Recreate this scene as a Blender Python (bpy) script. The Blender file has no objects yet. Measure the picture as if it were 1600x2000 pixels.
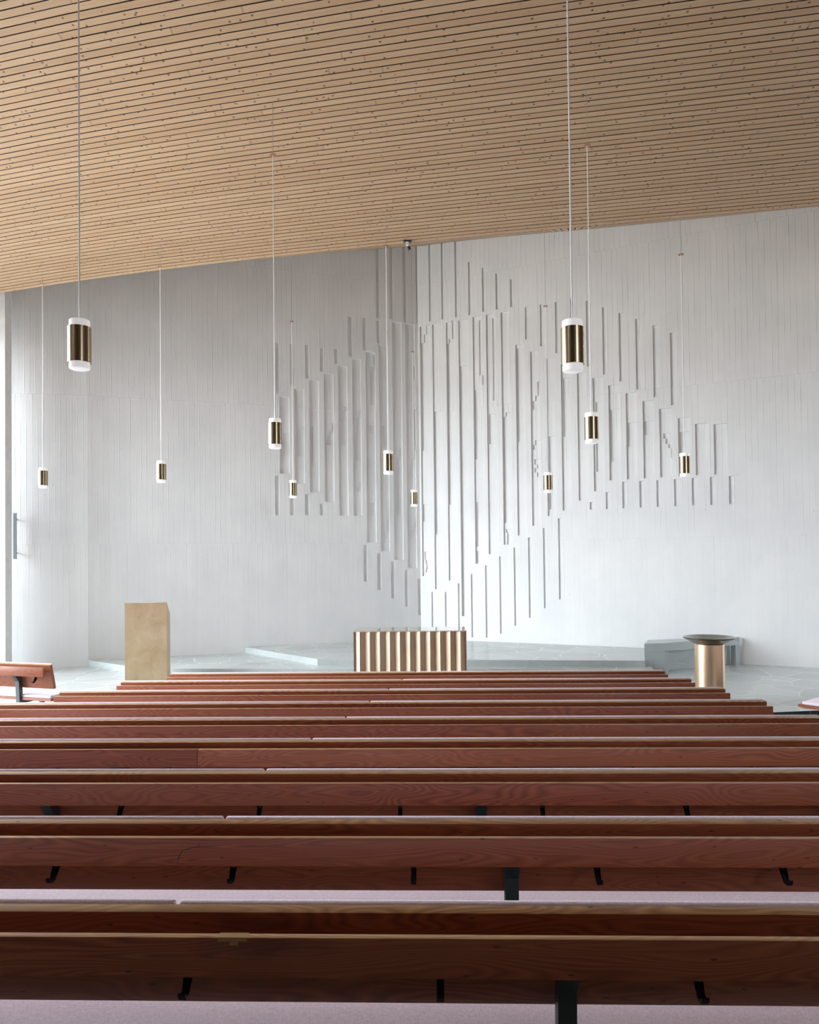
import bpy, bmesh, math, random
from mathutils import Vector, Matrix
random.seed(7)
C = bpy.context.scene.collection
EYE = 2.08

# ------------------------------------------------------------------ camera
F = 1440.0
TH, PH, RO = math.atan(46/1440), math.radians(1.02), math.radians(0.62)
fwd = Vector((-math.sin(TH)*math.cos(PH), math.cos(TH)*math.cos(PH), math.sin(PH)))
r0 = Vector((math.cos(TH), math.sin(TH), 0)); u0 = r0.cross(fwd)
rgt = r0*math.cos(RO) - u0*math.sin(RO); upv = u0*math.cos(RO) + r0*math.sin(RO)
PX, PY = 800.0, 1068.0
def ray(px, py):
    return (fwd*F + rgt*(px-PX) + upv*(PY-py)).normalized()
def at(px, py, Y):
    """point seen at a pixel of the photograph, at distance Y into the room"""
    d = ray(px, py); k = Y/d.y
    return Vector((d.x*k, Y, EYE+d.z*k))
def at_floor(px, py, z=0.0):
    d = ray(px, py); k = (z-EYE)/d.z
    return Vector((d.x*k, d.y*k, z))
cam_d = bpy.data.cameras.new('camera'); cam = bpy.data.objects.new('camera', cam_d); C.objects.link(cam)
M = Matrix((rgt, upv, -fwd)).transposed().to_4x4(); M.translation = (0, 0, EYE)
cam.matrix_world = M
cam_d.sensor_fit = 'HORIZONTAL'; cam_d.sensor_width = 36; cam_d.lens = 36*F/1600
cam_d.shift_y = (PY-1000)/1600; cam_d.clip_start = 0.05; cam_d.clip_end = 200
bpy.context.scene.camera = cam

# ------------------------------------------------------------------ material helpers
class NT:
    def __init__(s, name):
        s.m = bpy.data.materials.new(name); s.m.use_nodes = True
        s.t = s.m.node_tree; s.b = s.t.nodes['Principled BSDF']; s.out = s.t.nodes['Material Output']
    def n(s, kind, **kw):
        o = s.t.nodes.new('ShaderNode'+kind)
        for k, v in kw.items(): setattr(o, k, v)
        return o
    def l(s, a, b): s.t.links.new(a, b)
    def put(s, sock, v):
        if isinstance(v, bpy.types.NodeSocket): s.l(v, sock)
        elif v is not None: sock.default_value = v
    def math(s, op, a, b=None, c=None):
        o = s.n('Math', operation=op)
        s.put(o.inputs[0], a)
        if b is not None: s.put(o.inputs[1], b)
        if c is not None: s.put(o.inputs[2], c)
        return o.outputs[0]
    def mix(s, f, a, b, blend='MIX'):
        o = s.n('Mix', data_type='RGBA', blend_type=blend)
        s.put(o.inputs['Factor'], f); s.put(o.inputs[6], a); s.put(o.inputs[7], b)
        return o.outputs[2]
    def ramp(s, f, stops):
        o = s.n('ValToRGB'); e = o.color_ramp.elements
        while len(e) < len(stops): e.new(0.5)
        for q, (p, c) in zip(e, stops): q.position = p; q.color = c
        s.put(o.inputs[0], f); return o.outputs[0]
    def noise(s, v, scale, detail=2, rough=.5, dist=0, out=0):
        o = s.n('TexNoise'); s.put(o.inputs['Vector'], v); o.inputs['Scale'].default_value = scale
        o.inputs['Detail'].default_value = detail; o.inputs['Roughness'].default_value = rough
        o.inputs['Distortion'].default_value = dist; return o.outputs[out]
    def vmath(s, op, a, b):
        o = s.n('VectorMath', operation=op); s.put(o.inputs[0], a); s.put(o.inputs[1], b); return o.outputs[0]
    def bump(s, h, strength, dist=.01):
        o = s.n('Bump'); s.put(o.inputs['Height'], h); o.inputs['Strength'].default_value = strength
        o.inputs['Distance'].default_value = dist; s.l(o.outputs[0], s.b.inputs['Normal'])
    def set(s, **kw):
        names = dict(col='Base Color', rough='Roughness', metal='Metallic', spec='Specular IOR Level', trans='Transmission Weight',
                     sss='Subsurface Weight', aniso='Anisotropic', sheen='Sheen Weight')
        for k, v in kw.items(): s.put(s.b.inputs[names[k]], v)
        return s.m
def c4(r, g, b): return (r, g, b, 1)
def srgb(r, g, b):
    f = lambda v: (v/255/12.92) if v/255 <= .04045 else ((v/255+.055)/1.055)**2.4
    return (f(r), f(g), f(b), 1)

def mat_pew_wood(name, tint=(1, 1, 1), stain=None, butt=None):
    t = NT(name); tc = t.n('TexCoord'); oi = t.n('ObjectInfo')
    off = t.math('MULTIPLY', oi.outputs['Random'], 37.0)
    cx = t.n('CombineXYZ'); t.l(off, cx.inputs[0]); t.l(off, cx.inputs[2])
    base = t.vmath('ADD', tc.outputs['Object'], cx.outputs[0])
    v = t.vmath('MULTIPLY', base, (1.1, 5.0, 7.5))
    n1 = t.noise(v, 1.0, 1.5, .45, .3)
    w = t.math('FRACT', t.math('MULTIPLY', n1, 26.0))
    w = t.math('ABSOLUTE', t.math('SUBTRACT', w, .5))      # 0..0.5 contour grain
    lines = t.ramp(w, [(0.0, c4(1, 1, 1)), (.5, c4(0, 0, 0))])
    fine = t.noise(t.vmath('MULTIPLY', base, (3, 60, 160)), 1.0, 3, .6)
    big = t.noise(t.vmath('MULTIPLY', base, (.6, 1, 1.5)), 1.0, 2, .5)
    a = c4(.31*tint[0], .085*tint[1], .033*tint[2]); b = c4(.155*tint[0], .033*tint[1], .013*tint[2])
    col = t.mix(t.math('MULTIPLY', lines, .95), a, b)
    col = t.mix(t.math('MULTIPLY', fine, .3), col, c4(.21*tint[0], .055*tint[1], .025*tint[2]), 'MIX')
    col = t.mix(t.ramp(big, [(.35, c4(0, 0, 0)), (.7, c4(.55, .55, .55))]), col, c4(.30*tint[0], .10*tint[1], .046*tint[2]))
    kn = t.n('TexVoronoi'); t.l(t.vmath('MULTIPLY', base, (1.3, 4, 4.5)), kn.inputs['Vector'])
    col = t.mix(t.ramp(kn.outputs['Distance'], [(.05, c4(.8, .8, .8)), (.09, c4(0, 0, 0))]), col, c4(.06, .015, .008))
    if stain:
        g = t.n('VectorMath', operation='DISTANCE')
        t.l(t.vmath('MULTIPLY', tc.outputs['Object'], (1/stain[3], 0, 1/stain[4])), g.inputs[0])
        g.inputs[1].default_value = (stain[0]/stain[3], 0, stain[2]/stain[4])
        dd = t.math('ADD', g.outputs['Value'], t.math('MULTIPLY', t.noise(tc.outputs['Object'], 9, 3), .7))
        col = t.mix(t.ramp(dd, [(.45, c4(.6, .6, .6)), (1, c4(0, 0, 0))]), col, c4(.07, .018, .014))
    t.bump(fine, .12, .002)
    t.b.inputs['Coat Weight'].default_value = .3; t.b.inputs['Coat Roughness'].default_value = .2
    return t.set(col=col, rough=.45, spec=.3)

def mat_fabric(name, col):
    t = NT(name); tc = t.n('TexCoord')
    n = t.noise(t.vmath('MULTIPLY', tc.outputs['Object'], (260, 60, 260)), 1, 2, .6)
    n2 = t.noise(t.vmath('MULTIPLY', tc.outputs['Object'], (50, 400, 400)), 1, 2, .6)
    k = t.math('MULTIPLY', t.math('ADD', n, n2), .5)
    c = t.mix(t.ramp(k, [(.35, c4(0, 0, 0)), (.65, c4(1, 1, 1))]), c4(*[q*.78 for q in col]), c4(*[q*1.12 for q in col]))
    t.bump(k, .35, .002)
    return t.set(col=c, rough=.9, spec=.15, sheen=.25)

def mat_plain(name, col, rough=.5, metal=0, **kw):
    t = NT(name); tc = t.n('TexCoord')
    n = t.noise(tc.outputs['Object'], 9, 3, .6)
    c = t.mix(t.ramp(n, [(.3, c4(0, 0, 0)), (.7, c4(1, 1, 1))]), c4(*[q*.93 for q in col[:3]]), c4(*[min(1, q*1.05) for q in col[:3]]))
    return t.set(col=c, rough=rough, metal=metal, **kw)

def mat_metal(name, a, b, rough, scale=(3, 3, 3), metal=1.0, brush=None, aniso=0):
    t = NT(name); tc = t.n('TexCoord')
    n = t.noise(t.vmath('MULTIPLY', tc.outputs['Object'], scale), 1, 5, .62, .4)
    col = t.mix(t.ramp(n, [(.32, c4(0, 0, 0)), (.68, c4(1, 1, 1))]), c4(*a), c4(*b))
    if brush:
        n2 = t.noise(t.vmath('MULTIPLY', tc.outputs['Object'], brush), 1, 2, .5)
        t.bump(n2, .12, .001)
    return t.set(col=col, rough=rough, metal=metal, aniso=aniso)

def mat_concrete(name, upper=.9):
    """board-marked painted concrete; UV = metres along the wall, height"""
    t = NT(name); uv = t.n('UVMap'); sp = t.n('SeparateXYZ'); t.l(uv.outputs[0], sp.inputs[0])
    U, V = sp.outputs[0], sp.outputs[1]
    p = .106
    q = t.math('DIVIDE', U, p); lift = t.math('FLOOR', t.math('DIVIDE', t.math('ADD', V, .55), 3.02))
    qq = t.math('ADD', q, t.math('MULTIPLY', lift, .37))
    bid = t.math('ADD', t.math('FLOOR', qq), t.math('MULTIPLY', lift, 71.0))
    wn = t.n('TexWhiteNoise', noise_dimensions='1D'); t.l(bid, wn.inputs['W'])
    fr = t.math('FRACT', qq)
    edge = t.math('MINIMUM', fr, t.math('SUBTRACT', 1, fr))
    fin = t.ramp(edge, [(0.0, c4(1, 1, 1)), (.09, c4(0, 0, 0))])
    finn = t.noise(t.vmath('MULTIPLY', uv.outputs[0], (9, 1.3, 1)), 1, 4, .7)
    finm = t.math('MULTIPLY', fin, t.ramp(finn, [(.42, c4(0, 0, 0)), (.6, c4(1, 1, 1))]))
    lf = t.math('FRACT', t.math('DIVIDE', t.math('ADD', V, .55), 3.02))
    pour = t.ramp(t.math('MINIMUM', lf, t.math('SUBTRACT', 1, lf)), [(0, c4(1, 1, 1)), (.004, c4(0, 0, 0))])
    hb = t.math('ADD', t.math('MULTIPLY', wn.outputs[0], .55), t.math('MULTIPLY', finm, .9))
    hb = t.math('ADD', hb, t.math('MULTIPLY', pour, .35))
    grain = t.noise(t.vmath('MULTIPLY', uv.outputs[0], (60, 3, 1)), 1, 4, .65)
    hb = t.math('ADD', hb, t.math('MULTIPLY', grain, .25))
    if True:
        cl = t.n('Clamp'); t.l(t.math('MULTIPLY_ADD', V, .16, .12), cl.inputs[0])
        hb = t.math('MULTIPLY', hb, cl.outputs[0])
    blot = t.noise(t.vmath('MULTIPLY', uv.outputs[0], (1.2, .8, 1)), 1, 5, .6)
    col = t.mix(t.ramp(blot, [(.3, c4(0, 0, 0)), (.7, c4(1, 1, 1))]), c4(.70, .715, .72), c4(.78, .785, .785))
    col = t.mix(t.math('MULTIPLY', wn.outputs[0], .12), col, c4(.62, .64, .65))
    vo = t.n('TexVoronoi'); t.l(uv.outputs[0], vo.inputs['Vector']); vo.inputs['Scale'].default_value = 2.1
    dots = t.ramp(vo.outputs['Distance'], [(.018, c4(.6, .6, .6)), (.024, c4(0, 0, 0))])
    col = t.mix(dots, col, c4(.3, .31, .31))
    t.bump(hb, upper, .006)
    return t.set(col=col, rough=.75, spec=.25)

def mat_ceiling(name):
    """UV = metres along the board, board index"""
    t = NT(name); uv = t.n('UVMap'); sp = t.n('SeparateXYZ'); t.l(uv.outputs[0], sp.inputs[0])
    U, V = sp.outputs[0], sp.outputs[1]
    row = t.math('FLOOR', V)
    w1 = t.n('TexWhiteNoise', noise_dimensions='1D'); t.l(row, w1.inputs['W'])
    ush = t.math('ADD', U, t.math('MULTIPLY', w1.outputs[0], 4.7))
    seg = t.math('FLOOR', t.math('DIVIDE', ush, 6.3))
    bid = t.math('ADD', t.math('MULTIPLY', row, 13.7), seg)
    w2 = t.n('TexWhiteNoise', noise_dimensions='1D'); t.l(bid, w2.inputs['W'])
    cv = t.n('CombineXYZ'); t.l(t.math('MULTIPLY', U, 1.0), cv.inputs[0]); t.l(t.math('MULTIPLY', V, .0954), cv.inputs[1]); t.l(t.math('MULTIPLY', w2.outputs[0], 9), cv.inputs[2])
    g = t.noise(t.vmath('MULTIPLY', cv.outputs[0], (1.5, 55, 1)), 1, 3, .6)
    g2 = t.noise(t.vmath('MULTIPLY', cv.outputs[0], (.8, 12, 1)), 1, 2, .5, .6)
    col = t.mix(g, c4(.405, .262, .152), c4(.53, .37, .228))
    col = t.mix(t.math('MULTIPLY', w2.outputs[0], .42), col, c4(.35, .21, .11))
    col = t.mix(t.ramp(g2, [(.5, c4(0, 0, 0)), (.75, c4(.3, .3, .3))]), col, c4(.33, .18, .09))
    vo = t.n('TexVoronoi'); t.l(cv.outputs[0], vo.inputs['Vector']); vo.inputs['Scale'].default_value = 11
    kd = t.math('ADD', vo.outputs['Distance'], t.math('MULTIPLY', t.noise(cv.outputs[0], 30, 1), .03))
    col = t.mix(t.ramp(kd, [(.13, c4(.85, .85, .85)), (.19, c4(0, 0, 0))]), col, c4(.075, .035, .018))
    jf = t.math('FRACT', t.math('DIVIDE', ush, 6.3))
    jl = t.ramp(jf, [(.0005, c4(.55, .55, .55)), (.001, c4(0, 0, 0))])
    col = t.mix(jl, col, c4(.12, .06, .03))
    t.bump(g, .1, .002)
    return t.set(col=col, rough=.5, spec=.35)

def mat_stone(name, a, b, joint, scale, jw=.02, rough=.45):
    t = NT(name); tc = t.n('TexCoord')
    v = tc.outputs['Object']
    vd = t.vmath('ADD', v, t.vmath('MULTIPLY', t.noise(v, 1.6, 2, .5, 0, 1), (.35, .35, 0)))
    v1 = t.n('TexVoronoi', feature='DISTANCE_TO_EDGE'); t.l(vd, v1.inputs['Vector']); v1.inputs['Scale'].default_value = scale
    v2 = t.n('TexVoronoi', feature='F1'); t.l(vd, v2.inputs['Vector']); v2.inputs['Scale'].default_value = scale
    sp = t.n('SeparateColor'); t.l(v2.outputs['Color'], sp.inputs[0])
    cl = t.noise(v, 3.5, 6, .65, .5)
    col = t.mix(t.math('MULTIPLY', t.math('ADD', sp.outputs[0], cl), .5), c4(*a), c4(*b))
    jm = t.ramp(v1.outputs[0], [(jw*.5, c4(1, 1, 1)), (jw, c4(0, 0, 0))])
    col = t.mix(jm, col, c4(*joint))
    h = t.math('ADD', t.math('MULTIPLY', cl, .4), t.math('MULTIPLY', jm, -.3))
    t.bump(h, .35, .01)
    return t.set(col=col, rough=rough, spec=.5)

M_WOOD = mat_pew_wood('red_brown_fir')
M_WOOD_LIGHT = mat_pew_wood('lighter_fir', (1.25, 1.45, 1.6))
M_EDGE = mat_pew_wood('worn_lit_board_edge', (1.6, 3.4, 4.2))  # wear plus light from above, both painted into the paler tint
M_WOOD_STAIN = mat_pew_wood('stained_fir', (1, 1, 1), stain=(-.50, 0, .755, .42, .07))
M_FAB = mat_fabric('lavender_fabric', (.80, .69, .79))
M_IRON = mat_plain('dark_green_steel', (.022, .034, .034), .45)
M_CONC = mat_concrete('board_marked_concrete')
M_CEIL = mat_ceiling('pine_ceiling')
M_GAP = mat_plain('dark_gap', (.030, .018, .011), .9)
M_PAVE = mat_stone('crazy_paving', (.40, .44, .43), (.54, .58, .57), (.72, .71, .70), 1.5, .010, .27)
M_RISE = mat_plain('stone_riser', (.37, .40, .395), .4)
M_RISE_D = mat_stone('dark_stone_riser', (.055, .085, .08), (.08, .115, .105), (.3, .3, .3), .9, .008)
M_SLAB = mat_stone('cut_stone', (.34, .39, .40), (.46, .51, .52), (.34, .39, .40), .8, .0, .28)
M_PEWFLOOR = mat_stone('nave_paving', (.20, .24, .235), (.30, .34, .33), (.4, .4, .38), 1.6)
M_BRONZE = mat_metal('patinated_bronze', (.50, .36, .21), (.64, .50, .33), .42, (3.2, 3.2, 3.2), .65)
M_ALTAR = mat_metal('matt_bronze', (.47, .345, .245), (.56, .43, .32), .48, (2.2, 2.2, 2.2), .55)
M_TOP = mat_metal('polished_bronze', (.74, .69, .62), (.80, .75, .69), .08, (2, 2, 2), 1)
M_BRUSH = mat_metal('brushed_bronze', (.62, .43, .28), (.70, .51, .35), .33, (2, 2, 2), .85, (4, 4, 300))
M_SHADE = mat_metal('brown_brass', (.30, .235, .15), (.34, .27, .175), .27, (2, 2, 2), 1, (80, 80, 3))
M_BOWL = mat_metal('dark_polished_bowl', (.17, .165, .14), (.25, .24, .21), .16, (4, 4, 4), 1)
M_ACRYL = mat_plain('white_acrylic', (.93, .93, .95), .25, 0)
M_ACRYL.node_tree.nodes['Principled BSDF'].inputs['Emission Color'].default_value = (1, 1, 1, 1)
M_ACRYL.node_tree.nodes['Principled BSDF'].inputs['Emission Strength'].default_value = .35
M_CORD = mat_plain('white_cord', (.85, .84, .86), .5)
M_WIRE = mat_plain('thin_steel_wire', (.35, .36, .37), .4, .4)
M_COPPER = mat_plain('copper_disc', (.36, .17, .11), .4, .5)
M_BLACK = mat_plain('black_metal', (.01, .011, .012), .4)
M_WHITE = mat_plain('white_enamel', (.8, .8, .8), .4)
M_GREY = mat_plain('grey_painted_metal', (.25, .285, .29), .5)
M_PLASTER = mat_plain('painted_concrete', (.72, .73, .735), .8)
M_DARKWALL = mat_plain('dark_timber_lining', (.16, .10, .06), .7)
M_FRAME = mat_plain('window_frame_grey', (.4, .42, .43), .5)
def glass():
    t = NT('window_glass'); tr = t.n('BsdfTransparent'); gl = t.n('BsdfGlossy'); gl.inputs['Roughness'].default_value = .02
    mx = t.n('MixShader'); fr = t.n('Fresnel'); fr.inputs[0].default_value = 1.3
    t.l(fr.outputs[0], mx.inputs[0]); t.l(tr.outputs[0], mx.inputs[1]); t.l(gl.outputs[0], mx.inputs[2])
    t.l(mx.outputs[0], t.out.inputs[0]); return t.m
M_GLASS = glass()

# ------------------------------------------------------------------ mesh helpers
def box(bm, x0, x1, y0, y1, z0, z1, bev=0, seg=2, mat=None):
    """axis box, optional 4x4 transform"""
    r = bmesh.ops.create_cube(bm, size=1)
    vs = r['verts']
    for v in vs:
        v.co = Vector(((x0+x1)/2+v.co.x*(x1-x0), (y0+y1)/2+v.co.y*(y1-y0), (z0+z1)/2+v.co.z*(z1-z0)))
        if mat: v.co = mat @ v.co
    if bev:
        es = list({e for v in vs for e in v.link_edges})
        bmesh.ops.bevel(bm, geom=es, offset=bev, segments=seg, affect='EDGES', profile=.5)
def prism(bm, pts, a, b, axis='z', f=None):
    """extrude a polygon; pts in 2D; f maps (p, h) to a 3D point"""
    if f is None:
        f = (lambda p, h: Vector((p[0], p[1], h))) if axis == 'z' else (lambda p, h: Vector((h, p[0], p[1])))
    lo = [bm.verts.new(f(p, a)) for p in pts]; hi = [bm.verts.new(f(p, b)) for p in pts]
    n = len(pts); bm.faces.new(lo[::-1]); bm.faces.new(hi)
    for i in range(n):
        bm.faces.new((lo[i], lo[(i+1) % n], hi[(i+1) % n], hi[i]))
def lathe(bm, prof, seg=48, cx=0, cy=0, cap=True):
    rings = []
    for r, z in prof:
        rings.append([bm.verts.new((cx+r*math.cos(2*math.pi*k/seg), cy+r*math.sin(2*math.pi*k/seg), z)) for k in range(seg)])
    for A, B in zip(rings, rings[1:]):
        for k in range(seg):
            bm.faces.new((A[k], A[(k+1) % seg], B[(k+1) % seg], B[k]))
    if cap:
        bm.faces.new(rings[0][::-1]); bm.faces.new(rings[-1])
def tube(bm, pts, r, seg=8):
    pts = [Vector(p) for p in pts]; rings = []
    for i, p in enumerate(pts):
        d = (pts[min(i+1, len(pts)-1)] - pts[max(i-1, 0)]).normalized()
        a = d.orthogonal().normalized() if abs(d.z) < .99 else Vector((1, 0, 0)); b = d.cross(a).normalized(); a = b.cross(d)
        rings.append([bm.verts.new(p + a*r*math.cos(2*math.pi*k/seg) + b*r*math.sin(2*math.pi*k/seg)) for k in range(seg)])
    for A, B in zip(rings, rings[1:]):
        for k in range(seg): bm.faces.new((A[k], A[(k+1) % seg], B[(k+1) % seg], B[k]))
    bm.faces.new(rings[0][::-1]); bm.faces.new(rings[-1])
def obj(name, bm, m, parent=None, smooth=False, loc=None):
    bmesh.ops.recalc_face_normals(bm, faces=bm.faces)
    me = bpy.data.meshes.new(name); bm.to_mesh(me); bm.free()
    if smooth:
        for p in me.polygons: p.use_smooth = True
        try: me.set_sharp_from_angle(angle=math.radians(35))
        except Exception: pass
    o = bpy.data.objects.new(name, me); C.objects.link(o); me.materials.append(m)
    if parent: o.parent = parent
    if loc: o.location = loc
    return o
def tag(o, label, cat, group=None):
    o['label'] = label; o['category'] = cat
    if group: o['group'] = group
    return o
def thing(name, label, cat, loc=(0, 0, 0), rz=0, group=None):
    o = bpy.data.objects.new(name, None); C.objects.link(o); o.empty_display_size = .1
    o.location = loc; o.rotation_euler = (0, 0, rz); return tag(o, label, cat, group)
def struct(name, bm, m, parent=None, **kw):
    o = obj(name, bm, m, parent, **kw)
    if not parent: o['kind'] = 'structure'
    return o
def NB(): return bmesh.new()

# ------------------------------------------------------------------ plan of the room
CORNER = Vector((-.30, 17.20)); LFOLD = Vector((-7.0, 14.74)); LEND = Vector((-9.9, 14.02)); REND = Vector((9.6, 12.82))
def gx(X): return .165*X - .0042*X*X + .0004*X**3
def hM(t):  return 5.45 - .094*(t-7.14)          # height above the eye
T_R = 11.57
def zM(t): return EYE + hM(t)
def _top(px, py, A, B, dz=0):
    n = Vector((B.y-A.y, A.x-B.x, 0)); d = ray(px, py); o = Vector((0, 0, EYE)); k = (Vector((A.x, A.y, 0))-o).dot(n)/d.dot(n); p = o+d*k
    return (p.x, p.z-EYE+dz)
HW = [(-9.9, 5.25)] + [_top(a, b, LFOLD, CORNER, .05) for a, b in ((30, 562), (172, 541), (313, 524), (500, 503))] + [_top(640, 491.5, LFOLD, CORNER, -.01), _top(815, 479.5, LFOLD, CORNER)] \
   + [_top(a, b, CORNER, REND) for a, b in ((825, 479), (900, 469.5), (1000, 459.6), (1200, 442), (1400, 422.3), (1500, 411.5), (1600, 402))] + [(9.6, 6.2)]
def hW(x):
    for (a, p), (b, q) in zip(HW, HW[1:]):
        if x <= b: return p + (q-p)*max(0, (x-a))/(b-a)
    return HW[-1][1]
def slopez(Y): return .321 - .05*Y                # sloping nave floor

# ------------------------------------------------------------------ floors
bm = NB()
P = [(-9.9, 7.2), (-4.55, 7.2), (-3.75, 10.0), (4.5, 10.0), (7.0, 10.42), (9.6, 11.0), tuple(REND), tuple(CORNER), tuple(LFOLD), tuple(LEND)]
prism(bm, P, -.9, 0)
o = struct('floor', bm, M_PAVE)
o.data.materials.append(M_RISE_D)
for p in o.data.polygons:
    if abs(p.normal.z) < .3: p.material_index = 1
bm = NB()
for x0, x1, y0, y1 in [(-9.9, 9.6, -4.5, 7.2), (-4.7, 9.6, 7.2, 11.2)]:
    vs = [bm.verts.new((x, y, slopez(y)-dz)) for dz in (.0, .9) for x, y in ((x0, y0), (x1, y0), (x1, y1), (x0, y1))]
    for q in ((3, 2, 1, 0), (4, 5, 6, 7), (0, 1, 5, 4), (1, 2, 6, 5), (2, 3, 7, 6), (3, 0, 4, 7)): bm.faces.new([vs[k] for k in q])
struct('floor_nave', bm, M_PEWFLOOR)
# two stone steps under the corner
def platform(name, pts, z0, z1):
    bm = NB(); prism(bm, pts, z0, z1)
    es = [e for e in bm.edges if all(abs(v.co.z-z1) < 1e-5 for v in e.verts)]
    o = struct(name, bm, M_PAVE); o.data.materials.append(M_RISE)
    for p in o.data.polygons:
        if abs(p.normal.z) < .3: p.material_index = 1
    return o
platform('floor_lower_step', [(-7.0, 14.74), (-5.93, 13.95), (-5.2, 13.52), (3.8, 12.98), (4.3, 15.15), (-.30, 17.2)], 0, .12)
platform('floor_upper_step', [(-4.08, 15.80), (-2.19, 13.79), (3.75, 13.30), (4.5, 15.05), (-.30, 17.2)], .12, .24)

# ------------------------------------------------------------------ relief walls
def wall_frame(A, B):
    A = Vector((A[0], A[1], 0)); B = Vector((B[0], B[1], 0)); u = (B-A); L = u.length; u.normalize()
    n = Vector((u.y, -u.x, 0))      # towards the room when A is left of B
    return A, u, n, L
def pix_on_wall(fr, px, py):
    A, u, n, L = fr; d = ray(px, py); o = Vector((0, 0, EYE))
    k = (A-o).dot(n)/d.dot(n); p = o+d*k
    return (p-A).dot(u), p.z
def relief_wall(name, A, B, rects, ztop, thick=.3, z0=-.3, uoff=0):
    fr = wall_frame(A, B); A3, u, n, L = fr
    R = []
    for (a, b, c, d, dep) in rects:       # left px, top py, right px, bottom py at mid height
        ua, _ = pix_on_wall(fr, a, (b+d)/2); ub, _ = pix_on_wall(fr, c, (b+d)/2)
        um = (a+c)/2
        _, zt = pix_on_wall(fr, um, b); _, zb = pix_on_wall(fr, um, d)
        ua = max(0.0, ua); ub = min(L, ub)
        if ub-ua < .01: continue
        R.append((ua, ub, zb, min(zt, ztop-.02), dep))
    def snap(vals, tol):
        vals = sorted(vals); out = [vals[0]]
        for v in vals:
            if v-out[-1] > tol: out.append(v)
        return out
    us = snap([0, L]+[v for r in R for v in r[:2]], .012); us[-1] = max(us[-1], L)
    near = lambda arr, v: min(range(len(arr)), key=lambda i: abs(arr[i]-v))
    zs = snap([z0, ztop]+[v for r in R for v in r[2:4]], .02)
    if zs[-1] < ztop: zs.append(ztop)
    nu, nz = len(us)-1, len(zs)-1
    D = [[0.0]*nz for _ in range(nu)]
    for ua, ub, za, zb, dep in R:
        for i in range(near(us, ua), near(us, ub)):
            for j in range(near(zs, za), near(zs, zb)): D[i][j] = dep
    bm = NB(); uvl = bm.loops.layers.uv.new('UVMap')
    def P(uu, zz, dd): return A3 + u*uu + Vector((0, 0, zz)) - n*dd
    def quad(pts, uvs):
        f = bm.faces.new([bm.verts.new(p) for p in pts])
        for lp, q in zip(f.loops, uvs): lp[uvl].uv = q
    for i in range(nu):
        j = 0
        while j < nz:
            k = j
            while k+1 < nz and D[i][k+1] == D[i][j]: k += 1
            a, b, c, d, e = us[i], us[i+1], zs[j], zs[k+1], D[i][j]
            quad([P(a, c, e), P(b, c, e), P(b, d, e), P(a, d, e)], [(a+uoff, c), (b+uoff, c), (b+uoff, d), (a+uoff, d)])
            if k+1 < nz:
                e2 = D[i][k+1]
                quad([P(a, d, e), P(b, d, e), P(b, d, e2), P(a, d, e2)], [(a, d)]*4)
            j = k+1
    for i in range(nu-1):
        for j in range(nz):
            e, e2 = D[i][j], D[i+1][j]
            if e != e2:
                b = us[i+1]
                quad([P(b, zs[j], e), P(b, zs[j], e2), P(b, zs[j+1], e2), P(b, zs[j+1], e)], [(b, zs[j])]*4)
    # back and rims
    T = thick
    quad([P(0, z0, T), P(0, ztop, T), P(L, ztop, T), P(L, z0, T)], [(0, 0)]*4)
    quad([P(0, z0, 0), P(0, ztop, 0), P(0, ztop, T), P(0, z0, T)], [(0, 0)]*4)
    quad([P(L, z0, 0), P(L, z0, T), P(L, ztop, T), P(L, ztop, 0)], [(0, 0)]*4)
    quad([P(0, ztop, 0), P(L, ztop, 0), P(L, ztop, T), P(0, ztop, T)], [(0, 0)]*4)
    me = bpy.data.meshes.new(name); bm.to_mesh(me); bm.free()
    o = bpy.data.objects.new(name, me); C.objects.link(o); me.materials.append(M_CONC); o['kind'] = 'structure'
    return o
def crop(x0, y0, s, L, dep):
    return [(x0+a/s, y0+b/s, x0+c/s, y0+d/s, dep) for (a, b, c, d) in L]
D1, D2 = .034, .058
LW = []
LW += crop(500, 450, 4.446, [(170,975,205,1415),(297,988,330,1350),(427,1003,460,1283),(555,1018,588,1223),(680,1030,712,1158),(802,745,835,1092),
   (925,760,957,1032),(1045,780,1075,978),(1043,100,1073,755),(1158,80,1190,770),(1275,60,1305,790),(1390,40,1419,805)], D1)
s2 = 4.446/4.571
def yb(v): return (850+v/4.571-450)*4.446      # lower crop -> upper crop
wide = [(207,1443,295,342),(337,1375,425,430),(465,1305,552,510),(595,1245,678,590),(718,1182,800,717),(842,1118,920,717),(962,1062,1040,955),(1080,1005,1158,1035),(1193,800,1272,1112),(1308,815,1390,1187)]
LW += crop(500, 450, 4.446, [(a, b, c, yb(d)) for a, b, c, d in wide], D1)
LW += crop(500, 850, 4.571, [(172,358,208,708),(307,545,343,712),(442,525,476,712),(570,610,603,717),(962,978,995,1305),(1085,1055,1118,1382),
   (1207,1130,1240,1457),(1330,1207,1358,1530),(1447,1283,1475,1605)], D1)
LW += crop(500, 450, 4.446, [(663,1670,677,1745),(640,1745,677,1785),(622,1785,677,1820),(605,1820,677,1860),(770,1530,797,1565),(748,1565,797,1635),
   (722,1635,797,1862),(907,1545,919,1620),(880,1620,919,1690),(860,1690,919,1990),(1028,1072,1039,1180),(1010,1180,1039,1220),(997,1220,1039,1512),
   (985,1680,1039,1755),(1097,1688,1157,1870),(400,1690,422,1725),(357,1725,422,1760),(340,1760,422,1950),(467,1700,500,2030),(228,1757,292,1950),(1375,1180,1389,1290),(1375,1550,1389,1900)], D2)
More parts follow.
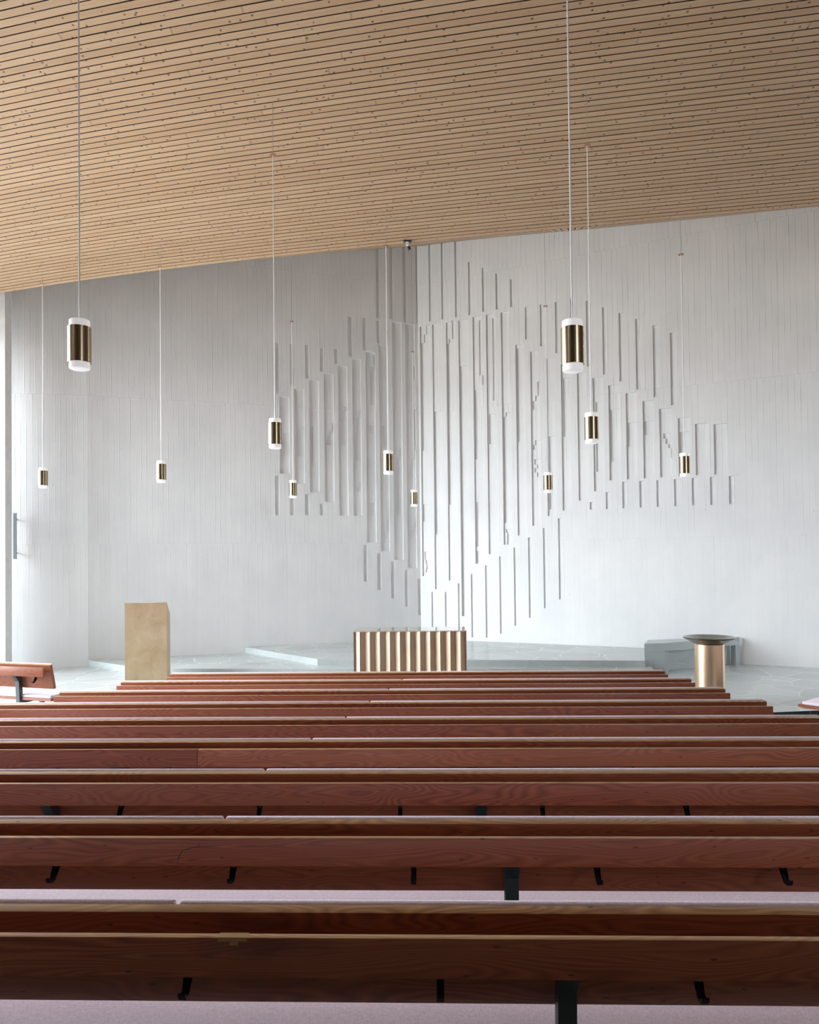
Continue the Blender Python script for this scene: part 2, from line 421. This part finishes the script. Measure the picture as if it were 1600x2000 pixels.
LW += crop(500, 850, 4.571, [(920,412,948,455),(900,455,948,497),(1186,730,1196,765),(1170,765,1196,850),(1145,850,1196,880),(1133,880,1196,922),
   (1425,770,1436,810),(1412,810,1436,850),(1390,850,1436,885),(1373,885,1436,922),(1283,110,1303,190),(1262,190,1303,717),(1020,600,1068,717),(1405,140,1425,215),(1390,215,1425,250),(1380,250,1425,330),(1370,330,1425,365)], D2)
RW = []
D1, D2 = .036, .064
RW += crop(800, 450, 4.446, [(167,60,195,790),(278,40,305,770),(390,20,418,750),(510,272,535,730),(630,320,660,705),(750,370,782,683),(875,420,905,660),
   (1003,660,1037,945),(1133,640,1170,1005),(1265,615,1298,1065),(1398,590,1432,1125),(1535,608,1570,1180)], D1)
RW += crop(1100, 550, 4, [(308,198,342,722),(440,233,478,777),(572,288,608,842),(706,340,745,898),(842,395,883,963)], D1)
def yr(v): return (850+v/4.571-450)*4.446
wr = [(97,830,1258),(205,810,1375),(322,790,1297),(436,770,1218),(556,748,1140),(676,725,1062),(798,702,977),(926,988,895),(1053,1045,807),(1188,1105,720),(1318,1160,670),(1458,1235,582)]
RW += crop(800, 450, 4.446, [(a+4, b, a+82, yr(d)) for a, b, d in wr], D1)
RW += crop(1100, 550, 4, [(236,748,322,1635),(362,806,448,1550),(494,868,580,1537),(626,930,714,1530),(760,990,852,1522),(898,1056,992,1515),(1038,1115,1135,1508),(1184,1104,1282,1500)], D1)
RW += crop(800, 850, 4.571, [(197,1397,222,1800),(317,1400,342,1800),(434,1323,460,1800),(554,1240,580,1805),(678,1163,705,1808),(804,1085,830,1775),
   (933,1002,962,1702),(1064,915,1093,1628),(1198,828,1225,1545),(1334,742,1360,1465)], D1)
RW += crop(1100, 550, 4, [(209,1722,240,1780),(334,1645,367,1775),(463,1562,495,1768),(597,1557,630,1762),(730,1545,762,1755),(868,1537,900,1752),
   (1006,1532,1040,1745),(1149,1523,1185,1738),(1297,1517,1335,1733)], D1)
RW += crop(800, 450, 4.446, [(137,825,178,895),(120,895,178,968),(101,968,178,1910),(363,782,398,932),(338,932,398,972),(326,972,398,2380),(213,1562,282,2640),
   (442,1168,514,3350),(563,1380,632,1985),(600,775,634,1250),(627,1250,646,1332),(718,755,757,1473),(687,1590,755,1850),(830,1575,876,1612),(810,1612,876,2540),
   (930,1025,958,1830),(1107,1308,1135,1428),(1088,1428,1135,1470),(1067,1470,1135,1550),(1086,1820,1135,1860),(1070,1860,1135,1900),(1210,1785,1268,2420),(1332,1280,1398,1790)], D2)
RW += crop(1100, 550, 4, [(255,937,300,1483),(366,998,440,1408),(500,1097,578,1287),(630,1083,712,1193),(782,1187,850,1222),(800,1222,850,1260),
   (820,1260,850,1298),(842,1298,850,1375),(900,1173,985,1350)], D2)
RW += crop(800, 850, 4.571, [(130,1040,185,1115),(140,1115,185,1150),(150,1150,185,1190),(140,1190,185,1225),(592,595,660,995),(595,1030,660,1140),(858,830,900,865),(870,865,900,977),
   (1112,212,1175,252),(1135,252,1175,290),(1112,290,1175,330),(1135,330,1175,370),(110,615,180,770)], D2)
WT = 9.7
relief_wall('wall_back_left', LFOLD, CORNER, LW, WT)
relief_wall('wall_back_right', CORNER, REND, RW, WT, uoff=3.3)
relief_wall('wall_back_far_left', LEND, LFOLD, [], 8.6, uoff=7.77)

# ------------------------------------------------------------------ ceiling: boards on a gently bowed surface
def ceiling_boards():
    bm = NB(); uvl = bm.loops.layers.uv.new('UVMap')
    w = .0954; gap = .013; th = .022
    X = [-9.95 + i*(19.6/28) for i in range(29)]
    t0 = T_R
    nb = int((T_R+5.2)/w)
    def P(x, t, dz=0):
        return Vector((x, t-gx(x), zM(t)+dz))
    for b in range(nb):
        ta = t0-(b+1)*w+gap/2; tb = t0-b*w-gap/2
        jig = random.uniform(-.0012, .0012)
        rows = []
        for x in X:
            rows.append([bm.verts.new(P(x, ta, th)), bm.verts.new(P(x, ta, jig)), bm.verts.new(P(x, tb, jig)), bm.verts.new(P(x, tb, th))])
        for i in range(len(X)-1):
            for k in range(3):
                f = bm.faces.new((rows[i][k], rows[i+1][k], rows[i+1][k+1], rows[i][k+1]))
                f.material_index = 0 if k == 1 else 1  # board sides take the dark gap colour, painting in their shade
                vv = [(b+.98) if k == 0 else (b+.98), 0]
                for lp in f.loops:
                    co = lp.vert.co
                    tt = (co.y+gx(co.x))
                    v = b + min(.97, max(.03, (t0-b*w-tt)/w))
                    lp[uvl].uv = (co.x, v)
    me = bpy.data.meshes.new('ceiling'); bm.to_mesh(me); bm.free()
    o = bpy.data.objects.new('ceiling', me); C.objects.link(o); me.materials.append(M_CEIL); me.materials.append(M_GAP); o['kind'] = 'structure'
    # dark layer above the gaps
    bm = NB(); rows = []
    for x in X:
        rows.append([[bm.verts.new(P(x, t, dz)) for t in (-5.25, T_R-.004)] for dz in (th+.002, th+.2)])
    for i in range(len(X)-1):
        a, b = rows[i], rows[i+1]
        bm.faces.new((a[0][0], b[0][0], b[0][1], a[0][1])); bm.faces.new((a[1][0], a[1][1], b[1][1], b[1][0]))
        bm.faces.new((a[0][1], b[0][1], b[1][1], a[1][1])); bm.faces.new((a[0][0], a[1][0], b[1][0], b[0][0]))
    o2 = struct('ceiling_backing', bm, M_GAP)
ceiling_boards()

# rising ceiling between the ridge and the concrete walls
def upper_ceiling():
    d = Vector((.19, .982)).normalized(); nrm = Vector((d.y, -d.x))
    segs = [(LEND, LFOLD), (LFOLD, CORNER), (CORNER, REND)]
    def hit(p):
        best = None
        for A, B in segs:
            e = B-A; den = d.x*e.y-d.y*e.x
            if abs(den) < 1e-6: continue
            w = A-p; k = (w.x*e.y-w.y*e.x)/den; s = (w.x*d.y-w.y*d.x)/den
            if -1e-4 <= s <= 1.0001 and k > -.01: best = k if best is None else min(best, k)
        return best
    bm = NB(); uvl = bm.loops.layers.uv.new('UVMap')
    pitch = .112; x = -9.9; xs = []
    # ridge points spaced by pitch measured across the boards
    while x < 9.55:
        xs.append(x)
        g1 = .165-.0084*x+.0012*x*x
        x += pitch/(nrm.dot(Vector((1, -g1))))
    bk = []
    def ridge(x): return Vector((x, T_R-gx(x)))
    for i, (xa, xb) in enumerate(zip(xs, xs[1:])):
        e = .0085*(xb-xa)/pitch
        q = []
        for xx in (xa+e, xb-e):
            p = ridge(xx); k = hit(p)
            if k is None: k = 0
            k += .03; W = p+d*k
            q.append((Vector((p.x, p.y, zM(T_R))), Vector((W.x, W.y, max(zM(T_R)+.02, EYE+hW(W.x))))))
        (a, A), (b, B) = q
        vs = [bm.verts.new(v) for v in (a, b, B, A)]
        f = bm.faces.new(vs)
        for lp, uvv in zip(f.loops, [(a.y, i+.05), (b.y, i+.95), (B.y, i+.95), (A.y, i+.05)]): lp[uvl].uv = uvv
        for (s, S) in ((a, A), (b, B)):
            u1, u2, u3, u4 = bm.verts.new(s), bm.verts.new(S), bm.verts.new(S+Vector((0, 0, .03))), bm.verts.new(s+Vector((0, 0, .03)))
            f = bm.faces.new((u1, u2, u3, u4)); f.material_index = 1  # side of the board, its shade painted with the gap colour
            for lp in f.loops: lp[uvl].uv = (0, i+.05)
        bk.append((a, A, b, B))
    o = bpy.data.meshes.new('ceiling_upper'); bm.to_mesh(o); bm.free()
    ob = bpy.data.objects.new('ceiling_upper', o); C.objects.link(ob); o.materials.append(M_CEIL); o.materials.append(M_GAP); ob['kind'] = 'structure'
    bm = NB(); up = Vector((0, 0, 1))
    prev = None
    for (a, A, b, B) in bk:
        for (s, S) in ((a, A), (b, B)):
            cur = [bm.verts.new(s+up*.032), bm.verts.new(S+up*.032), bm.verts.new(S+up*.16), bm.verts.new(s+up*.16)]
            if prev:
                for k in range(4): bm.faces.new((prev[k], cur[k], cur[(k+1) % 4], prev[(k+1) % 4]))
            prev = cur
    struct('ceiling_upper_backing', bm, M_GAP)
upper_ceiling()

# ------------------------------------------------------------------ remaining shell
HZ = 9.2
bm = NB(); box(bm, 9.6, 9.9, -4.8, 12.5, -.5, HZ); struct('wall_right', bm, M_DARKWALL)
# rear wall with a narrow high window slit
bm = NB()
wx0, wx1, wz0, wz1 = 7.0, 9.2, 4.0, 7.3
box(bm, -9.9, wx0, -4.8, -4.5, -.5, HZ); box(bm, wx1, 9.9, -4.8, -4.5, -.5, HZ)
box(bm, wx0, wx1, -4.8, -4.5, -.5, wz0); box(bm, wx0, wx1, -4.8, -4.5, wz1, HZ)
struct('wall_rear', bm, M_DARKWALL)
bm = NB(); box(bm, wx0, wx1, -4.68, -4.66, wz0, wz1); struct('window_2', bm, M_GLASS)
# left: glazed wall with mullions
WL = -9.75
Y0, Y1, ZB, ZT = 4.6, 13.95, .12, 6.7
bm = NB(); box(bm, -10.1, WL, -4.8, Y0, -.5, HZ); box(bm, -10.1, WL, Y0, 14.25, -.5, ZB); box(bm, -10.1, WL, Y0, 14.25, ZT, HZ); box(bm, -10.1, WL, Y1, 14.25, ZB, ZT)
struct('wall_left', bm, M_PLASTER)
bm = NB()
n = 5
for i in range(n+1):
    y = Y0 + (Y1-Y0)*i/n; box(bm, -9.98, -9.86, max(Y0, y-.04), min(Y1, y+.04), ZB, ZT)
for z in (ZB+.04, 2.2, ZT-.04): box(bm, -9.975, -9.865, Y0, Y1, z-.04, z+.04)
w1 = struct('window_1', bm, M_FRAME)
bm = NB(); box(bm, -9.925, -9.915, Y0, Y1, ZB, ZT); obj('glass_pane', bm, M_GLASS, w1)
# concrete pier at the left edge of the picture
bm = NB(); 
xr = at(10, 900, 13.75).x
box(bm, -8.62, xr, 13.75, 13.97, -.0, 7.42)
pier = struct('wall_pier', bm, M_PLASTER)

# sloping base line at far left: upright bar fixed to the wall
fr = wall_frame(LEND, LFOLD)
uu, zt_ = pix_on_wall(fr, 29, 1003); _, zb_ = pix_on_wall(fr, 29, 1092)
bp = fr[0] + fr[1]*uu
bar = thing('wall_bar', 'grey upright metal bar fixed to the concrete wall beside the left pier', 'wall bar', (bp.x, bp.y, zb_), math.atan2(fr[1].y, fr[1].x))
bm = NB(); box(bm, .005, .065, -.14, -.10, 0, zt_-zb_, .004); obj('plate', bm, M_GREY, bar)
for zz in (.12, zt_-zb_-.12):
    bm = NB(); box(bm, .023, .047, -.115, .003, zz-.012, zz+.012); obj('bracket', bm, M_GREY, bar)

# ------------------------------------------------------------------ pews
HP = .78; LBS = {}
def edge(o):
    # worn, paler upper edge, with the light on top faces put into the colour
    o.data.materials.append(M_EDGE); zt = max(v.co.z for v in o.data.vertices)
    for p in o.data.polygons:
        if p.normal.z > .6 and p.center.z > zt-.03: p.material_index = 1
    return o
def make_pew(name, label, loc, rz, xl, xr_, gap=None, posts=(), hooks=(), group=None, cat='pew', wood=M_WOOD, butt=None, extra=None):
    t = thing(name, label, cat, loc, rz, group)
    if butt is None:
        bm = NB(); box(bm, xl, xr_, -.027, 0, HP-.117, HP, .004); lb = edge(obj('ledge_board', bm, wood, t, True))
    else:
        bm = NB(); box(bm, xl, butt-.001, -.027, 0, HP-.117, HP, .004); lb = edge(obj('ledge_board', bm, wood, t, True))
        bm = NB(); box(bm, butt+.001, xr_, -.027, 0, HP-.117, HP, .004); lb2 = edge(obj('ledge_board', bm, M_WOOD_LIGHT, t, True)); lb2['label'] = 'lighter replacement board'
    # inclined back board
    a = math.radians(12)
    T = Matrix.Translation((0, .088, HP+.018)) @ Matrix.Rotation(a, 4, 'X')
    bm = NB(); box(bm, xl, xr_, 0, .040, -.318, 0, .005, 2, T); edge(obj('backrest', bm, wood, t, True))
    bm = NB(); box(bm, xl, xr_, -.002, .098, HP-.092, HP-.076, .002); obj('ledge_shelf', bm, wood, t, True)
    cuts = [xl+.01] + ([gap] if gap is not None else []) + [xr_-.01]
    for p, q in zip(cuts, cuts[1:]):
        bm = NB(); box(bm, p+.006, q-.006, .039, .062, -.30, .003, .009, 3, T); obj('back_cushion', bm, M_FAB, t, True)
    bm = NB(); box(bm, xl+.01, xr_-.01, .11, .56, .37, .407, .014, 3); obj('seat_cushion', bm, M_FAB, t, True)
    bm = NB()
    prof = [(.10, .34), (.52, .33), (.60, .34), (.60, .37), (.56, .377), (.52, .369), (.10, .372)]
    prism(bm, prof, xl, xr_, 'x'); obj('seat', bm, wood, t)
    for x in posts:
        bm = NB(); prism(bm, [(.000, HP-.118), (.045, HP-.118), (.045, HP-.10), (.10, HP-.10), (.125, HP-.25), (.125, 0), (.075, 0), (.075, .35), (.062, HP-.20)], x-.028, x+.028, 'x')
        obj('post', bm, M_IRON, t)
        bm = NB(); box(bm, x-.022, x+.022, .125, .50, .29, .33); box(bm, x-.022, x+.022, .45, .50, 0, .29); box(bm, x-.022, x+.022, .06, .54, 0, .02)
        obj('leg', bm, M_IRON, t)
    for x in hooks:
        bm = NB()
        pr = [(.080, HP-.11), (.088, HP-.11), (.088, HP-.160), (.040, HP-.196), (.022, HP-.196), (.010, HP-.182), (.004, HP-.186), (.016, HP-.205), (.043, HP-.205), (.080, HP-.166)]
        prism(bm, pr, x-.011, x+.011, 'x'); obj('hook', bm, M_BLACK, t)
    LBS[t] = lb
    return t
S = .88; K = 2.457
gaps = [-.811, -.913, -.938, -.828, -.703, -.59, -.473, -.368, -.237]
lefts = [-5.45, -5.2, -4.93, -4.67, -4.41, -4.15, -3.883, -3.618, -3.367]
rights = [3.06, 3.04, 3.02, 3.0, 2.98, 2.943, 2.924, 2.89, 2.868]
PL = ['long brown wooden pew nearest the viewer, with a dark stained patch on its ledge',
      'second nearest long brown wooden pew, with a fine crack in its ledge board',
      'third long brown wooden pew from the front of the picture, small hooks partly hidden',
      'fourth long pew from the viewer, its ledge board joined from two pieces of wood',
      'fifth long pew from the viewer, farthest one running out of both sides of the picture',
      'sixth long pew from the viewer, right end beside the dark green stone step',
      'third pew from the altar, its left end just right of the angled side pew',
      'second pew from the altar, its left end in front of the bronze lectern',
      'shortest brown pew directly in front of the altar, the farthest row']
for n in range(9):
    Y = (K+n)*S
    px0 = .384 - .071*min(n, 2)
    posts = [p for p in (px0-4.70, px0-2.35, px0, px0+2.35) if lefts[n]+.15 < p < rights[n]-.15]
    h0 = (-.755, -.858, -.955)[n] if n < 3 else -1.0
    hooks = [h0+.762*k for k in range(-5, 6) if lefts[n]+.1 < h0+.762*k < rights[n]-.1]
    t = make_pew('church_pew', PL[n], (0, Y, slopez(Y)), 0, lefts[n], rights[n], gaps[n], posts, hooks,
                 'long pews in rows facing the altar', wood=M_WOOD_STAIN if n == 0 else M_WOOD, butt=-1.55 if n == 3 else None)
    if n == 1:      # crack line
        pts = [(347, 1686), (348, 1676), (357, 1661), (378, 1655), (389, 1653), (390, 1649)]
        q = [at(a, b, Y-.0272) for a, b in pts]
        bm = NB(); tube(bm, [(p.x, -.0272, p.z-slopez(Y)) for p in q], .0016, 5); ck = obj('crack', bm, M_BLACK, LBS[t]); ck['label'] = 'thin dark crack'
    if n == 0:      # pale resin patch on the upper edge
        bm = NB(); c = at(455, 1822, Y-.027)
        box(bm, c.x-.045, c.x+.04, -.0275, .0005, HP-.011, HP+.0006, .0005); box(bm, c.x-.012, c.x+.016, -.0278, -.02, HP-.024, HP-.010, .003)
        f = obj('repair_patch', bm, mat_plain('pale_filler', (.33, .185, .075), .45), LBS[t]); f['label'] = 'pale yellow repaired patch'
# angled pew at far left, on the upper floor
e = at(87, 1308.5, 9.1)
make_pew('side_pew', 'short brown pew angled towards the altar at the far left edge', (e.x, e.y, 0), math.radians(-15.8), -3.4, 0, None,
         posts=(-.50, -2.9), hooks=(-.21,), cat='pew')
# (right edge) angled pew: only the seat end is in the picture
sp = Vector((4.48, 9.28)); rz = math.radians(40)
loc = sp - Vector((-math.sin(rz)*.60, math.cos(rz)*.60))
make_pew('side_pew', 'angled pew at the far right edge, only its seat corner showing', (loc.x, loc.y, slopez(loc.y)), rz, 0.0, 2.6, None, posts=(.45, 2.1), hooks=(), cat='pew')

# ------------------------------------------------------------------ altar
d = 11.5
a0 = at(690, 1233, d); a1 = at(911.5, 1233, d)
W = a1.x-a0.x; H = a0.z; DP = .66
alt = thing('altar', 'pleated bronze altar block standing in the centre before the stone steps', 'altar', ((a0.x+a1.x)/2, d, 0))
bm = NB(); npl = 11; amp = .062; m = .02
front = [(-W/2, .03)]; 
per = (W-2*m)/npl
for i in range(npl):
    x = -W/2+m+i*per; front += [(x, amp), (x+per/2, 0.0)]
front += [(W/2-m, amp), (W/2, .03)]
back = [(x, DP-y) for x, y in front[::-1]]
prism(bm, front+back, 0, H-.012); obj('body', bm, M_ALTAR, alt)
bm = NB(); box(bm, -W/2, W/2, 0, DP, H-.012, H, .002); obj('top_plate', bm, M_TOP, alt)

# ------------------------------------------------------------------ lectern
d = 12.5; b0 = at(243.5, 1178, d)
Wd = .69; Hh = b0.z
lec = thing('lectern', 'tall plain bronze lectern block left of the altar', 'lectern', (b0.x, d, 0), math.radians(13))
bm = NB(); t_ = .006
prism(bm, [(0, 0), (.47, 0), (.47, Hh-.24), (0, Hh)], 0, Wd, 'x'); obj('body', bm, M_BRONZE, lec)
bm = NB()
prism(bm, [(.003, Hh+.0005), (.47, Hh-.2375), (.47, Hh-.2315), (.003, Hh+.0065)], .003, Wd-.003, 'x'); obj('reading_plate', bm, M_TOP, lec)

# ------------------------------------------------------------------ font
c = at(1385.5, 1243.5, 10.6)
font = thing('baptismal_font', 'round bronze font with a wide dark shallow bowl at the right', 'font', (c.x, c.y, 0))
Rr = 98.5/2*c.y/1440/1.03; Rc = 55.5/2*c.y/1440/1.03
zr = c.z
bm = NB(); lathe(bm, [(Rc*.80, 0), (Rc*.80, .155)], 64); obj('base', bm, M_BRUSH, font, True)
zc = zr - .098
bm = NB(); lathe(bm, [(Rc-.004, .15), (Rc, .155), (Rc, zc-.004), (Rc-.004, zc)], 96); obj('column', bm, M_BRUSH, font, True)
bm = NB(); lathe(bm, [(Rc*.99, zc), (Rr*.80, zc+.045), (Rr-.004, zr-.018), (Rr, zr-.006), (Rr-.012, zr), (Rr-.05, zr-.006), (Rr*.6, zr-.045), (Rr*.25, zr-.062), (.001, zr-.066)], 96)
obj('bowl', bm, M_BOWL, font, True)

# ------------------------------------------------------------------ low stone bench by the right wall
gz = .53
A = at_floor(1258, 1308, 0); 
A = Vector((3.78, 13.42)); B = Vector((4.15, 13.46)); Cc = Vector((5.86, 14.37))
sb = thing('stone_bench', 'low grey stone bench block against the wall behind the font', 'bench', (A.x, A.y, 0))
def rel(v): return (v.x-A.x, v.y-A.y)
bk1 = Vector((5.55, 14.32)); bk0 = Vector((4.2, 14.0))
dirv = (Cc-B).normalized(); nv = Vector((-dirv.y, dirv.x))   # points away from camera
Bi = B + dirv*.09; Ci = Cc - dirv*.11; th = .16
bm = NB(); prism(bm, [rel(A), rel(B), rel(Bi), rel(Bi+nv*.45), rel(A+Vector((.24, .6)))], 0, gz-.147); obj('left_block', bm, M_SLAB, sb)
bm = NB(); prism(bm, [rel(A), rel(B), rel(Cc), rel(Cc+nv*.06), rel(A+Vector((.24, .6)))], gz-.145, gz); obj('top_slab', bm, M_SLAB, sb)
bm = NB(); prism(bm, [rel(Ci), rel(Cc), rel(Cc+nv*.06), rel(Ci+nv*.12)], 0, gz-.147); obj('right_block', bm, M_SLAB, sb)
bm = NB(); prism(bm, [rel(Bi+nv*th), rel(Ci+nv*th*.8), rel(Ci+nv*(th*.8+.03)), rel(Bi+nv*(th+.1))], 0, gz-.147); obj('recessed_panel', bm, M_SLAB, sb)

# ------------------------------------------------------------------ pendant lamps
def ceil_z(x, y):
    t = y+gx(x)
    if t <= T_R: return zM(t)
    # walk up the rising part
    d = Vector((.19, .982)).normalized(); p = Vector((x, y)); k = 0
    while (p-d*k).y + gx((p-d*k).x) > T_R and k < 8: k += .01
    q = p-d*k
    return zM(T_R) + k*.40
LN, DISC = 'cylindrical brass pendant lamp', 'pendant lamps hanging over the pews'
lamps = [  # px, py of shade centre, distance, py of copper disc, label
    (155.5, 674.5, 5.07, None, 'large near brass pendant lamp hanging at the left of the picture'),
    (1118.5, 677, 5.02, None, 'large near brass pendant lamp hanging at the right of the picture'),
    (537.5, 847.5, 8.43, 303, 'mid-sized brass pendant lamp left of centre, in front of the ribbed wall relief'),
    (1155.5, 837, 8.32, 285, 'mid-sized brass pendant lamp just below and right of the large right one'),
    (758.5, 904, 10.8, 480, 'brass pendant lamp straight above the altar, left of the wall corner'),
    (315, 922, 11.6, 521, 'brass pendant lamp hanging alone above the bronze lectern'),
    (84, 934, 12.4, 554, 'brass pendant lamp closest to the left pier'),
    (1337.5, 908.5, 10.9, 497, 'brass pendant lamp farthest right, above the font'),
    (572.5, 956, 14.3, 628, 'small far brass pendant lamp just right of and below the mid-sized left one'),
    (1070.5, 943, 12.7, 598, 'small brass pendant lamp hanging below the large right one, left of the mid-sized one'),
    (809, 973.5, 15.5, 687, 'smallest brass pendant lamp, hanging close to the wall corner'),
]
r_sh, h_sh = .0775, .25
def lamp(px, py, Y, pd, label):
    p = at(px, py, Y); zc = ceil_z(p.x, p.y)
    t = thing('pendant_lamp', label, 'pendant lamp', (p.x, p.y, p.z), 0, DISC)
    bm = NB(); lathe(bm, [(r_sh-.003, -h_sh/2), (r_sh, -h_sh/2), (r_sh, h_sh/2), (r_sh-.003, h_sh/2), (r_sh-.003, -h_sh/2)], 64, cap=False); obj('shade', bm, M_SHADE, t, True)
    rd = r_sh-.0085
    bm = NB(); lathe(bm, [(.001, -h_sh/2-.045), (rd-.010, -h_sh/2-.045), (rd-.003, -h_sh/2-.042), (rd, -h_sh/2-.035), (rd, h_sh/2+.044), (rd-.003, h_sh/2+.05), (rd-.010, h_sh/2+.052), (.001, h_sh/2+.052)], 64)
    obj('diffuser', bm, M_ACRYL, t, True)
    zd = (at(px, pd, Y).z if pd else zc-.55) - p.z
    bm = NB(); tube(bm, [(0, 0, h_sh/2+.05), (0, 0, zd)], .0055, 10); obj('cord', bm, M_CORD, t, True)
    bm = NB(); lathe(bm, [(.004, zd+.014), (.012, zd+.012), (.040, zd+.002), (.040, zd-.002), (.004, zd-.002)], 24); obj('ceiling_disc', bm, M_COPPER, t, True)
    bm = NB(); tube(bm, [(0, 0, zd), (0, 0, zc-p.z+.005)], .0028, 6); obj('wire', bm, M_WIRE, t, True)
for a in lamps: lamp(*a)

# ------------------------------------------------------------------ small spotlight on the ceiling edge
p = at(796, 475.5, 11.55); p.z = ceil_z(p.x, p.y)
spt = thing('spotlight', 'tiny black and white spotlight on the ceiling edge near the wall corner', 'spotlight', tuple(p))
bm = NB(); box(bm, -.06, .06, -.03, .03, -.02, .0); obj('mounting_plate', bm, M_BLACK, spt)
bm = NB(); box(bm, -.025, .02, -.02, .02, -.08, -.018, .004); obj('housing', bm, M_WHITE, spt)
bm = NB()
vT = Matrix.Translation((.01, 0, -.09)) @ Matrix.Rotation(math.radians(-25), 4, 'Y')
lathe(bm, [(.012, 0), (.022, -.01), (.026, -.06), (.001, -.061)], 20)
for v in bm.verts: v.co = vT @ v.co
obj('lamp_head', bm, M_BLACK, spt, True)

# ------------------------------------------------------------------ daylight
w = bpy.data.worlds.new('world'); bpy.context.scene.world = w; w.use_nodes = True
bg = w.node_tree.nodes['Background']; bg.inputs[0].default_value = (.86, .93, 1.0, 1); bg.inputs[1].default_value = 23.5
# overcast sky above, darker ground below the horizon
nt = w.node_tree; tcw = nt.nodes.new('ShaderNodeTexCoord'); sx = nt.nodes.new('ShaderNodeSeparateXYZ'); cr = nt.nodes.new('ShaderNodeValToRGB')
nt.links.new(tcw.outputs['Generated'], sx.inputs[0]); mp = nt.nodes.new('ShaderNodeMapRange'); mp.inputs[1].default_value = -1
nt.links.new(sx.outputs[2], mp.inputs[0]); nt.links.new(mp.outputs[0], cr.inputs[0]); nt.links.new(cr.outputs[0], bg.inputs[0])
e = cr.color_ramp.elements; e[0].position = .485; e[0].color = (.38, .38, .37, 1); e[1].position = .53; e[1].color = (.86, .93, 1.0, 1)
def portal(loc, rot, sx, sy):
    l = bpy.data.lights.new('daylight', 'AREA'); l.shape = 'RECTANGLE'; l.size = sx; l.size_y = sy; l.cycles.is_portal = True
    o = bpy.data.objects.new('daylight', l); C.objects.link(o); o.location = loc; o.rotation_euler = rot
portal((-9.82, (Y0+Y1)/2, (ZB+ZT)/2), (0, math.radians(-90), 0), ZT-ZB, Y1-Y0)
portal(((wx0+wx1)/2, -4.6, (wz0+wz1)/2), (math.radians(90), 0, 0), wx1-wx0, wz1-wz0)

sc = bpy.context.scene
sc.view_settings.view_transform = 'Standard'; sc.view_settings.look = 'None'; sc.view_settings.gamma = 1
sc.view_settings.exposure = 0.0
sc.cycles.max_bounces = 10; sc.cycles.diffuse_bounces = 7; sc.cycles.sample_clamp_indirect = 8
